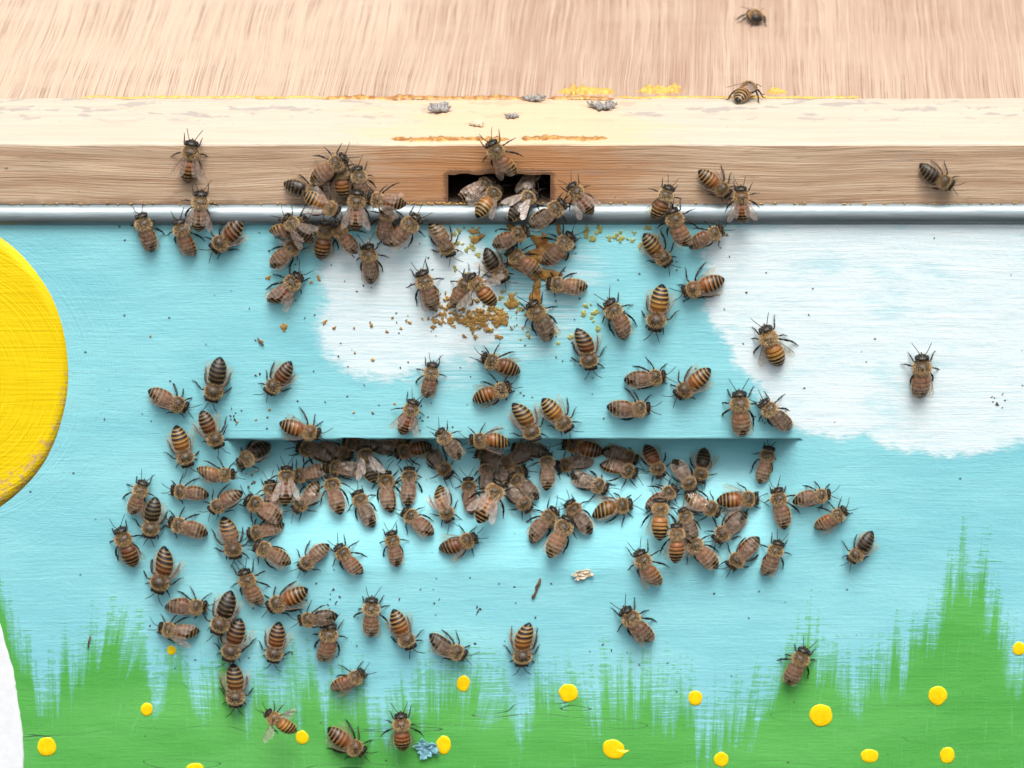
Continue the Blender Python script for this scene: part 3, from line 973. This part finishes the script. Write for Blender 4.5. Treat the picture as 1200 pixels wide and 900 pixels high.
    for f, ar in areas:
        c = f.calc_center_median(); nrm = f.normal
        if c.y > 4.75: dens, ln = 10, .34
        elif c.y > 1.0: dens, ln = 34, .62
        else:
            dens, ln = 0, .3
            for t0 in TERG[1:]:
                if 0 < t0 - c.y < .30: dens, ln = 24, .32
            if nrm.z < .25: dens = max(dens, 16); ln = .42
            if c.y > -.3: dens, ln = 22, .5
            if c.y < -5.9: dens = 0
        cnt = ar * dens; cnt = int(cnt) + (1 if rg.random() < cnt - int(cnt) else 0)
        vs = [v.co for v in f.verts]
        for _ in range(cnt):
            u, w = rg.random(), rg.random()
            p = vs[0].lerp(vs[1], u).lerp(vs[3 % len(vs)].lerp(vs[2], u), w)
            d = (nrm + Vector((rg.uniform(-.45, .45), rg.uniform(-.75, .15), rg.uniform(-.3, .45)))).normalized()
            sd = d.cross(Vector((rg.uniform(-1, 1), rg.uniform(-1, 1), rg.uniform(-1, 1)))).normalized() * .026
            l = ln * rg.uniform(.6, 1.25)
            m_ = p + d * l * .55
            a, b2, c2, d2 = hb.verts.new(p - d * .05 - sd), hb.verts.new(p - d * .05 + sd), hb.verts.new(m_ + sd * .7), hb.verts.new(m_ - sd * .7)
            tip = hb.verts.new(p + d * l + Vector((0, -.08 * l, 0)))
            hb.faces.new((a, b2, c2, d2)); hb.faces.new((d2, c2, tip))
    for B in (bm, hb): bmesh.ops.scale(B, vec=(.001,) * 3, verts=B.verts)
    me = bpy.data.meshes.new('honey_bee'); bm.to_mesh(me); bm.free(); me.materials.append(MT['bee'])
    mh = bpy.data.meshes.new('hair'); hb.to_mesh(mh); hb.free(); mh.materials.append(MT['hair'])
    return me, mh

FORE = [(0, .12), (.8, .42), (2.4, .70), (4.4, .86), (6.4, .86), (7.9, .62), (8.8, .10), (9.0, -.55), (8.7, -1.20), (8.0, -1.72), (6.8, -1.98), (5.2, -1.86), (3.6, -1.42), (2.0, -.86), (.8, -.38), (0, -.14)]
HIND = [(.3, -.20), (1.6, -.85), (3.0, -1.25), (4.6, -1.62), (6.0, -2.02), (6.55, -2.5), (6.3, -3.05), (5.4, -3.25), (4.0, -3.0), (2.5, -2.3), (1.2, -1.35), (.4, -.6)]
VEINS = [[(0, .05), (2.4, .60), (4.6, .76), (6.4, .78), (7.8, .56)], [(0, -.02), (2.2, .28), (4.3, .42), (5.0, .74)], [(2.2, .28), (3.0, -.35), (5.2, -.60), (7.0, -.55)],
         [(0, -.1), (2.2, -.75), (3.8, -1.25), (5.6, -1.6)], [(3.0, -.35), (3.3, -1.05)], [(5.2, -.60), (5.5, -1.55)], [(4.3, .42), (4.7, -.5)], [(4.9, .3), (6.6, .1), (7.0, -.55), (7.9, -1.0)],
         [(5.9, .7), (6.6, .1)], [(.4, -.35), (2.6, -1.5), (4.4, -2.0), (6.2, -2.5)], [(2.6, -1.5), (3.4, -2.6)]]
def build_wing(side, angle, dihedral, zroot, tilt, clear, seed, hind_gap=0.0):
    """one side's pair of hooked wings; angle: outward swing from the body's axis"""
    rg = random.Random(seed)
    bm = bmesh.new()
    def put(u, v, dz=0.0):
        # u runs root to tip, v is across (positive = leading edge, outward)
        bulge = .18 * math.sin(min(1, u / 9) * math.pi) + .07 * math.sin(u * 2.1 + v * 1.6 + seed)
        ux, uy = math.sin(angle), -math.cos(angle)
        vx, vy = math.cos(angle), math.sin(angle)
        u *= .90; v *= .78
        X_ = 1.30 + ux * u + vx * v; Y_ = 2.45 + uy * u + vy * v
        Z_ = zroot + bulge + dz + u * dihedral + v * tilt
        return Vector((side * X_, Y_, Z_))
    for outline, dz in ((FORE, 0), (HIND, -.10)):
        k = 3; pts = []
        n = len(outline)
        for i in range(n):
            a, b, c, d = outline[(i - 1) % n], outline[i], outline[(i + 1) % n], outline[(i + 2) % n]
            for j in range(k):
                t = j / k; pts.append((cr(a[0], b[0], c[0], d[0], t), cr(a[1], b[1], c[1], d[1], t)))
        if outline is HIND: pts = [(u, v - hind_gap * u * .12) for u, v in pts]
        cx = sum(p[0] for p in pts) / len(pts); cy = sum(p[1] for p in pts) / len(pts)
        prev = None
        for s in (1.0, .8, .55, .28):
            ring = [bm.verts.new(put(cx + (u - cx) * s, cy + (v - cy) * s, dz)) for u, v in pts]
            if prev:
                for i in range(len(ring)): bm.faces.new((prev[i], prev[(i + 1) % len(ring)], ring[(i + 1) % len(ring)], ring[i]))
            prev = ring
        bm.faces.new(prev)
    nmem = len(bm.faces)
    for v in VEINS:
        pts = []
        for a, b in zip(v[:-1], v[1:]):
            for j in range(3): pts.append((a[0] + (b[0] - a[0]) * j / 3, a[1] + (b[1] - a[1]) * j / 3))
        pts.append(v[-1])
        dz = -.09 if v[-1][1] < -2.2 else .01
        first = v is VEINS[0]
        tube_path(bm, [put(u, w, dz) for u, w in pts], [(.09 if first else .05) * (1 - .4 * i / len(pts)) for i in range(len(pts))], 5)
    for i, f in enumerate(bm.faces):
        f.smooth = True; f.material_index = 0 if i < nmem else 1
    bmesh.ops.scale(bm, vec=(.001,) * 3, verts=bm.verts)
    me = bpy.data.meshes.new('wing'); bm.to_mesh(me); bm.free()
    me.materials.append(MT['wing_fly' if clear == 2 else 'wing_pale' if clear == 3 else 'wing_clear' if clear else 'wing']); me.materials.append(MT['vein'])
    return me

BODIES = []
for i in range(12):
    BODIES.append(build_body(100 + i, (0, .7, -.9, 0, 2.0, -1.8, .3, -.5, 0, 1.2, -1.2, .1)[i], (0, 1, 1, 0, 1, 0, 2, 1, 1, 0, 2, 0)[i], (-.2, -.3, 0, -.5, -.2, -.1, -.4, .1, 0, -.3, -.2, -.1)[i]))
DARK_SHADE_BODIES = [build_body(200 + i, (.4, -.5)[i], 2, -.2) for i in range(2)]  # dark bees; most have the shade under the lip put into their colour
GOLD_BODIES = [build_body(300 + i, (.3, -.4, .0)[i], 3, -.2) for i in range(3)]
WINGS = {}
def wing_set(kind, var):
    key = (kind, var)
    if key not in WINGS:
        r = random.Random(hash(kind) % 7 * 0 + var * 13 + ord(kind))
        out = []
        for s in (-1, 1):
            if kind == 'F':   a, dih, zr, tl, cl = R(r.uniform(-5, 13)), -.07, 4.55 + .12 * s, -.12, False
            elif kind == 'V': a, dih, zr, tl, cl = R(r.uniform(17, 29)), -.04, 4.5, -.08, 3
            elif kind == 'O': a, dih, zr, tl, cl = R(r.uniform(15, 30)), -.24, 3.9, .10, True
            else:             a, dih, zr, tl, cl = R(r.uniform(66, 88)), .04, 4.3, .1, 2
            out.append(build_wing(s, a, dih, zr, tl, cl, var * 2 + s, 0 if kind in 'FS' else r.uniform(0, .6)))
        WINGS[key] = out
    return WINGS[key]

PRE = {'F': 'wings folded', 'V': 'wings parted', 'O': 'stripes bare', 'S': 'in flight, wings outspread'}
DIRN = ['right', 'up-right', 'up', 'up-left', 'left', 'down-left', 'down', 'down-right']
BEE_LEN = 13.1
def place(i, hx, hy, tx, ty, kind, surf, lift, phrase, dark=0):
    # the carrying surface: a point on it and its outward normal
    if surf == 'b': p0, n = Vector((0, 0, 0)), NY
    elif surf == 'r':
        p0 = Vector((0, 0, Z_SLOT)); n = Vector((0, -(Z_LIP - Z_SLOT), DEPTH)).normalized()
    elif surf == 'm': p0, n = Vector((0, -.0024, 0)), NY
    elif surf == 'f': p0, n = Vector((0, RIM_FRONT, 0)), NY
    elif surf == 'e': p0, n = Vector((0, -.001, Z_RIM0)), Vector((0, -.70, .71)).normalized()
    elif surf == 't': p0, n = Vector((0, 0, Z_RIM1)), NZ
    elif surf == 'p': p0, n = Vector((0, 0, Z_RIM1 - .0012)), NZ
    lift *= .001
    if surf in 'br':
        P = at((hx + tx) / 2, (hy + ty) / 2)
        cap = surf == 'b'
        if surf == 'r' or P.z < Z_LIP - .002:
            cap = False
            for _ in range(6):
                P = at((hx + tx) / 2, (hy + ty) / 2, slot_depth(P.x, P.z, cap))
            e = .002; zc_ = min(P.z, Z_LIP)
            gx = (slot_depth(P.x + e, zc_, cap) - slot_depth(P.x - e, zc_, cap)) / (2 * e)
            gz = (slot_depth(P.x, zc_ + e, cap) - slot_depth(P.x, zc_ - e, cap)) / (2 * e)
            p0, n = P, Vector((max(-.5, min(.5, gx)), -1, min(gz, .75))).normalized()
    q0 = p0 + n * (lift + .0024)          # the height of the bee's axis above the feet
    H, T = on_plane(hx, hy, q0, n), on_plane(tx, ty, q0, n)
    d = H - T
    L = d.length * 1000
    sc = max(.88, min(1.13, L / BEE_LEN))
    if surf in 'tp': sc = .95
    fwd = d.normalized(); right = fwd.cross(n).normalized()
    c = (H + T) / 2 - n * .0024           # foot level under the middle of the bee
    c = c + fwd * (.0002 * sc)
    rg = random.Random(i * 31 + 5)
    # slight individual lean
    lean = Matrix.Rotation(rg.uniform(-.12, .12), 3, 'Y') @ Matrix.Rotation(rg.uniform(-.05, .05), 3, 'X')
    rot = Matrix((right, fwd, n)).transposed() @ lean
    me, mh = (GOLD_BODIES[i % 3] if dark == 2 else DARK_SHADE_BODIES[i % 2] if dark else BODIES[(i * 7 + i // 12) % 12])
    b = bpy.data.objects.new('honey_bee', me); COL.objects.link(b)
    b.matrix_world = Matrix.Translation(c) @ rot.to_4x4() @ Matrix.Scale(sc, 4)
    a = math.degrees(math.atan2(-(hy - ty), hx - tx))
    k = int(((a + 22.5) % 360) // 45)
    tag(b, f'bee facing {DIRN[k]}, {PRE[kind]}, {phrase}', 'bee', 'honey bees gathered on the front of the hive')
    h = bpy.data.objects.new('hair', mh); COL.objects.link(h); h.parent = b
    for w in wing_set(kind, i % 5):
        o = bpy.data.objects.new('wing', w); COL.objects.link(o); o.parent = b
    return b

BEES = [
 # head x, head y, tail x, tail y, wings, surface, lift mm, what singles it out, body tone (dark carries lip shade, or gold)
 (225,164,219,216,'V','f',0,'climbing alone on the lid rim, far left'),
 (236,223,234,273,'V','m',0,'crossing the metal bar at the far left'),
 (165,249,181,296,'F','b',0,'leftmost bee just below the metal bar'),
 (210,256,222,303,'F','b',0,'between the leftmost bee under the bar and the bar crosser'),
 (247,293,288,263,'O','b',0,'just under the bar, right of the left-hand trio'),
 (406,184,364,214,'F','f',1.5,'topmost in the pile left of the entrance'),
 (378,226,333,216,'O','f',0,'leftmost grey bee on the rim beside the pile'),
 (418,197,427,238,'F','f',1,'dark headed, upper right of the pile on the rim'),
 (397,249,357,229,'V','m',4.5,'pale and golden, on top of the pile by the bar',2),
 (420,223,417,273,'V','m',3.5,'over the bar, right side of the pile'),
 (333,255,368,282,'V','b',4.5,'under the bar, one pale wing, left end of the pile'),
 (362,257,319,279,'F','b',1.5,'black tipped, low left under the pile'),
 (352,284,315,313,'F','b',1,'hanging from the lower left of the pile'),
 (382,258,375,306,'O','b',1,'dark abdomen hanging from the middle of the pile'),
 (393,263,417,297,'F','b',2.5,'amber, hanging from the lower right of the pile',2),
 (431,286,440,334,'F','b',0,'on the small cloud just right of the pile'),
 (351,320,319,359,'V','b',0,'alone beneath the pile left of the small cloud'),
 (433,231,472,240,'V','m',3.5,'orange, on the bar just left of the entrance',2),
 (456,241,448,283,'F','m',1.0,'dark headed, below the orange bee on the bar'),
 (492,253,453,291,'F','b',2.5,'striped, touching the bar left of the entrance'),
 (397,192,400,234,'O','f',0,'olive, half buried behind the pile on the rim'),
 (529,301,511,261,'F','b',0,'head down under the bar, left of the entrance'),
 (585,219,559,252,'O','e',1.5,'left of two bees backing out of the entrance'),
 (628,224,596,255,'V','e',1.5,'right of two bees backing out of the entrance'),
 (572,214,546,229,'F','e',-.5,'grey, hidden in the left of the entrance'),
 (575,164,600,209,'F','f',1.5,'climbing out above the entrance over the rim edge'),
 (628,200,612,226,'F','e',-2,'black, deep inside the dark entrance',1),
 (668,217,693,252,'V','m',1,'at the right corner of the entrance'),
 (663,237,621,267,'F','m',1.5,'brown, on the bar just below the entrance'),
 (620,268,576,288,'F','b',3,'first in the chain below the entrance'),
 (671,273,636,311,'F','b',0,'right of the red brown propolis, near the bar'),
 (595,291,634,322,'F','b',1.5,'dark, lying across the red brown propolis'),
 (592,328,567,297,'O','b',0,'striped, left of the propolis below the entrance'),
 (550,322,580,360,'S','b',8,'orange bee hovering over the small cloud',2),
 (549,328,533,358,'F','b',0,'dull grey, behind the orange hovering bee'),
 (493,317,511,365,'F','b',0,'on the small cloud left of the hovering bee'),
 (640,332,689,338,'F','b',0,'low right of the propolis, lying level'),
 (621,353,649,399,'F','b',0,'at the foot of the red brown propolis'),
 (712,352,740,396,'F','b',0,'on blue paint between the propolis and the large cloud'),
 (768,389,777,335,'O','b',0,'dark, upright, between the two clouds near the bar'),
 (785,311,753,276,'O','b',0,'left of the small group right of the entrance'),
 (782,226,772,251,'O','m',1.5,'tail to the viewer, on the bar right of the entrance'),
 (786,243,802,292,'F','b',3,'pink winged, under the tail-on bee on the bar'),
 (848,268,806,286,'F','b',1,'dark, just under the bar beside the large cloud'),
 (853,227,822,203,'O','f',0,'dark, on the rim right of the entrance'),
 (869,220,871,262,'V','m',1.5,'golden, crossing the bar right of the entrance',2),
 (799,343,849,327,'O','b',0,'bright amber, at the left edge of the large cloud',2),
 (896,381,915,431,'O','b',0,'upper of two bees alone on the large cloud',2),
 (693,434,685,385,'O','b',0,'upright on blue, midway from bar to hand hold'),
 (220,480,173,459,'F','b',0,'upper left of the loose bees beside the sun'),
 (247,471,259,420,'O','b',0,'upright on blue, left above the hand hold'),
 (312,461,343,427,'O','b',0,'right of the pair on blue above the hand hold'),
 (259,525,236,483,'O','b',1,'at the upper left corner of the hand hold'),
 (220,548,205,501,'O','b',0,'wings askew, left of the hand hold corner'),
 (277,545,316,516,'O','r',2,'at the left end of the hand hold lip'),
 (276,554,231,557,'F','b',1,'level, at the left end of the hand hold'),
 (376,509,327,497,'O','b',0,'amber, walking along the lip, leftmost on it',2),
 (169,564,155,605,'F','b',0,'leftmost upper bee of the left-hand swarm'),
 (200,575,244,579,'F','b',0,'level, left swarm, just below the hand hold corner'),
 (175,631,180,584,'O','b',0,'dark, upright, second in from the left swarm edge',1),
 (247,601,280,574,'F','b',1,'fluffy, at the left foot of the hand hold'),
 (287,584,331,611,'F','r',3,'furry, lying over others at the hand hold left'),
 (335,545,335,593,'V','r',4,'pale V of wings, left part of the hand hold'),
 (315,563,321,606,'F','r',1,'half hidden left of the pale V winged bee'),
 (345,559,379,551,'F','r',1,'level, right of the V winged bee'),
 (344,598,377,570,'F','r',1.5,'half hidden beneath the V winged bee, right side'),
 (387,555,399,603,'F','r',1.5,'upright, second right of the V winged bee'),
 (417,575,436,619,'F','r',0,'lit, below the shadow in the left hand hold'),
 (453,551,456,601,'F','r',0,'left of two upright bees at the shadow edge'),
 (479,546,477,593,'F','r',0,'right of two upright bees at the shadow edge'),
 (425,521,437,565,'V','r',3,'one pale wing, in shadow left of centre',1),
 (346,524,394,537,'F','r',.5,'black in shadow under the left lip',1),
 (384,546,424,552,'F','r',1,'in shadow left of the pale winged bee',1),
 (404,519,442,520,'F','r',0,'black against the lip, left of centre',1),
 (468,530,500,522,'O','r',2,'striped, tucked beneath the lip left of centre'),
 (528,559,498,526,'F','r',1,'large and black, below the lip left of centre',1),
 (515,507,540,536,'F','b',1.5,'furry, stepping over the lip near the centre'),
 (549,517,597,516,'O','b',1,'lying level along the lip at the centre'),
 (485,469,470,511,'V','b',.5,'touching the lip from above, left of centre'),
 (508,425,501,468,'F','b',0,'below the small cloud, legs to the right'),
 (564,417,611,435,'O','b',0,'upper of the pair below the small cloud'),
 (599,452,552,467,'O','b',0,'lower of the pair below the small cloud'),
 (627,518,609,472,'O','b',.5,'left of two head-down bees above the lip centre'),
 (669,505,636,469,'O','b',.5,'right of two head-down bees above the lip centre'),
 (659,517,707,530,'O','b',1,'striped, hanging on the lip right of centre',2),
 (639,531,643,572,'F','r',3,'pale faced, peering out of the shadow under the lip'),
 (570,540,573,582,'F','r',0,'black, in the deepest shadow at the centre',1),
 (584,546,622,528,'F','r',0,'black, level under the lip at the centre',1),
 (602,526,640,530,'F','r',-.5,'black, nearly hidden behind the pale faced bee',1),  # from here, hidden bees added to fill the dark under the lip
 (478,521,440,526,'F','r',-.5,'black, nearly hidden under the lip, left of the striped bee',1),
 (562,531,592,546,'F','r',-.5,'black, crossed over another left of the pale faced bee',1),
 (655,546,692,538,'F','r',-.5,'black, just right of the pale faced bee',1),
 (411,534,373,521,'F','r',-.5,'black, mostly covered beneath the left lip',1),
 (611,553,583,562,'F','r',-.5,'black, half covered above the golden bee',1),
 (741,538,712,528,'F','r',-.5,'black, under the lip left of the two hanging bees',1),
 (599,560,628,580,'F','r',1,'dark, in shadow right of centre',1),
 (587,563,559,612,'V','r',6,'brightest golden bee, centre of the hand hold',2),
 (549,559,553,602,'F','r',.5,'dark, just left of the bright golden bee'),
 (622,599,592,567,'F','r',1,'grey, just right of the bright golden bee'),
 (528,612,509,571,'V','r',.5,'head down, lit, left of the golden bee'),
 (472,597,508,627,'F','r',.5,'slanting, lit, below the two upright shadow bees'),
 (459,624,467,663,'F','r',0,'at the lower edge, centre left of the hand hold'),
 (560,629,516,648,'O','r',0,'alone on the bright sill, legs spread below'),
 (395,639,421,676,'F','r',0,'at the lower left edge of the hand hold'),
 (652,596,616,631,'F','r',0,'left of the trio right of centre'),
 (667,605,643,654,'F','r',2,'front of the trio right of centre'),
 (665,587,692,627,'F','r',.5,'right of the trio right of centre'),
 (713,575,668,557,'F','r',0,'grey brown, in half shadow above the trio',1),
 (747,558,705,540,'F','r',.5,'reddish, in shadow just above the grey brown bee'),
 (742,592,693,598,'O','r',0,'level, between the trio and the right pile'),
 (772,553,760,527,'O','r',2,'hanging head down from the lip, left of two'),
 (813,577,790,537,'F','r',2.5,'red backed, top of the right-hand pile'),
 (820,565,827,526,'O','r',.5,'dark, hanging from the lip, right of two',1),
 (792,570,758,595,'F','r',1,'dark brown, under the top of the right pile'),
 (774,583,772,634,'O','r',3,'amber, left edge of the right-hand pile',2),
 (800,596,817,634,'F','r',2,'middle of the right pile, behind the golden one'),
 (845,602,800,583,'F','r',2,'dark, grey wing, centre right of the right pile'),
 (890,585,840,587,'O','r',1,'level, dark headed, near the hand hold right end'),
 (902,522,890,567,'F','b',0,'amber, at the hand hold upper right corner'),
 (909,572,922,621,'F','b',0,'pink winged, just beyond the hand hold right end'),
 (837,634,872,597,'F','r',.5,'lower right of the right pile, big black eyes'),
 (792,613,793,661,'O','r',4,'golden striped, front of the right pile',2),
 (804,629,841,667,'F','r',1,'beside the golden striped bee at its lower right'),
 (853,665,888,629,'F','b',0,'long, below the hand hold right end, shiny eyes'),
 (914,634,898,677,'F','b',0,'rightmost on the lower edge of the right swarm'),
 (749,644,770,689,'F','b',.5,'on the sill edge left of the right pile'),
 (974,581,929,584,'F','b',0,'upper left of the two right of the hand hold'),
 (992,596,955,621,'F','b',0,'lower of the two touching bees right of the hand hold'),
 (995,659,1024,626,'O','b',0,'farthest right below the large cloud, black tail raised'),
 (731,712,763,755,'F','b',0,'alone on blue below the right pile'),
 (944,760,923,804,'F','b',0,'alone on the right-hand grass tuft'),
 (1080,415,1078,469,'F','b',0,'rightmost, alone in the large cloud'),
 (867,458,870,513,'F','b',0,'upright, below the large cloud, above the lip'),
 (892,470,927,505,'F','b',0,'on the lower left edge of the large cloud'),
 (781,441,731,445,'F','b',0,'upper left of the trio above the lip, right side'),
 (763,478,711,478,'F','b',0,'lowest of the trio above the lip, right side'),
 (792,465,833,434,'O','b',0,'amber, right of the trio above the lip'),
 (1118,217,1077,198,'O','f',0,'alone on the lid rim at the far right'),
 (890,97,856,118,'V','t',0,'standing on the pale rim edge near the plywood',2),
 (890,28,876,7,'V','p',0,'on the plywood at the top edge of the picture',2),
 (140,619,160,665,'O','b',0,'leftmost of all the bees'),
 (196,611,244,625,'F','b',0,'level, left swarm, right of the dark upright bee'),
 (277,655,267,607,'F','b',0,'head down, left of the lower hand hold edge'),
 (184,695,201,646,'O','b',0,'upright, below the leftmost bee'),
 (289,628,333,615,'F','r',0,'reddish, mostly covered, left foot of the hand hold'),
 (297,637,341,660,'F','b',1.5,'pink winged, left foot of the hand hold'),
 (353,666,381,639,'F','b',.5,'face showing, at the lower left hand hold edge'),
 (285,667,301,712,'F','b',0,'below the head-down bee, black tail tip'),
 (244,711,193,707,'F','b',0,'upper of the level pair above the left grass'),
 (313,713,361,692,'O','b',0,'black tipped, lower left swarm, rear legs spread'),
 (252,744,272,694,'O','b',1,'large striped, upper in the lower left column'),
 (185,735,233,744,'V','b',0,'lower of the level pair above the left grass'),
 (267,775,281,727,'O','b',.5,'second in the lower left column'),
 (320,777,327,731,'O','b',0,'upright, right of the lower left column'),
 (349,728,395,719,'F','b',1.5,'level, lying over the tail-down bee below'),
 (387,729,384,778,'F','b',0,'pale sheen on back, under the level bee'),
 (275,829,275,780,'O','b',0,'lowest in the lower left column, on green'),
 (436,701,435,748,'F','b',0,'upright, on blue below the hand hold left part'),
 (484,760,461,717,'O','b',0,'head down, just right of the upright bee'),
 (547,769,501,749,'F','b',0,'above the yellow dot, lower centre'),
 (612,781,612,731,'O','b',0,'upright and alone, below the twig'),
 (427,787,387,809,'F','b',0,'on the edge of the green, lower left of centre'),
 (312,834,347,860,'S','b',9,'flying over the green beside a yellow dot',2),
 (428,882,383,856,'O','b',0,'amber, on green at the bottom of the picture',2),
 (469,836,472,882,'O','b',3,'bright gold, beside the blue paint flake',2),
]
for i, row in enumerate(BEES): place(i, *row)
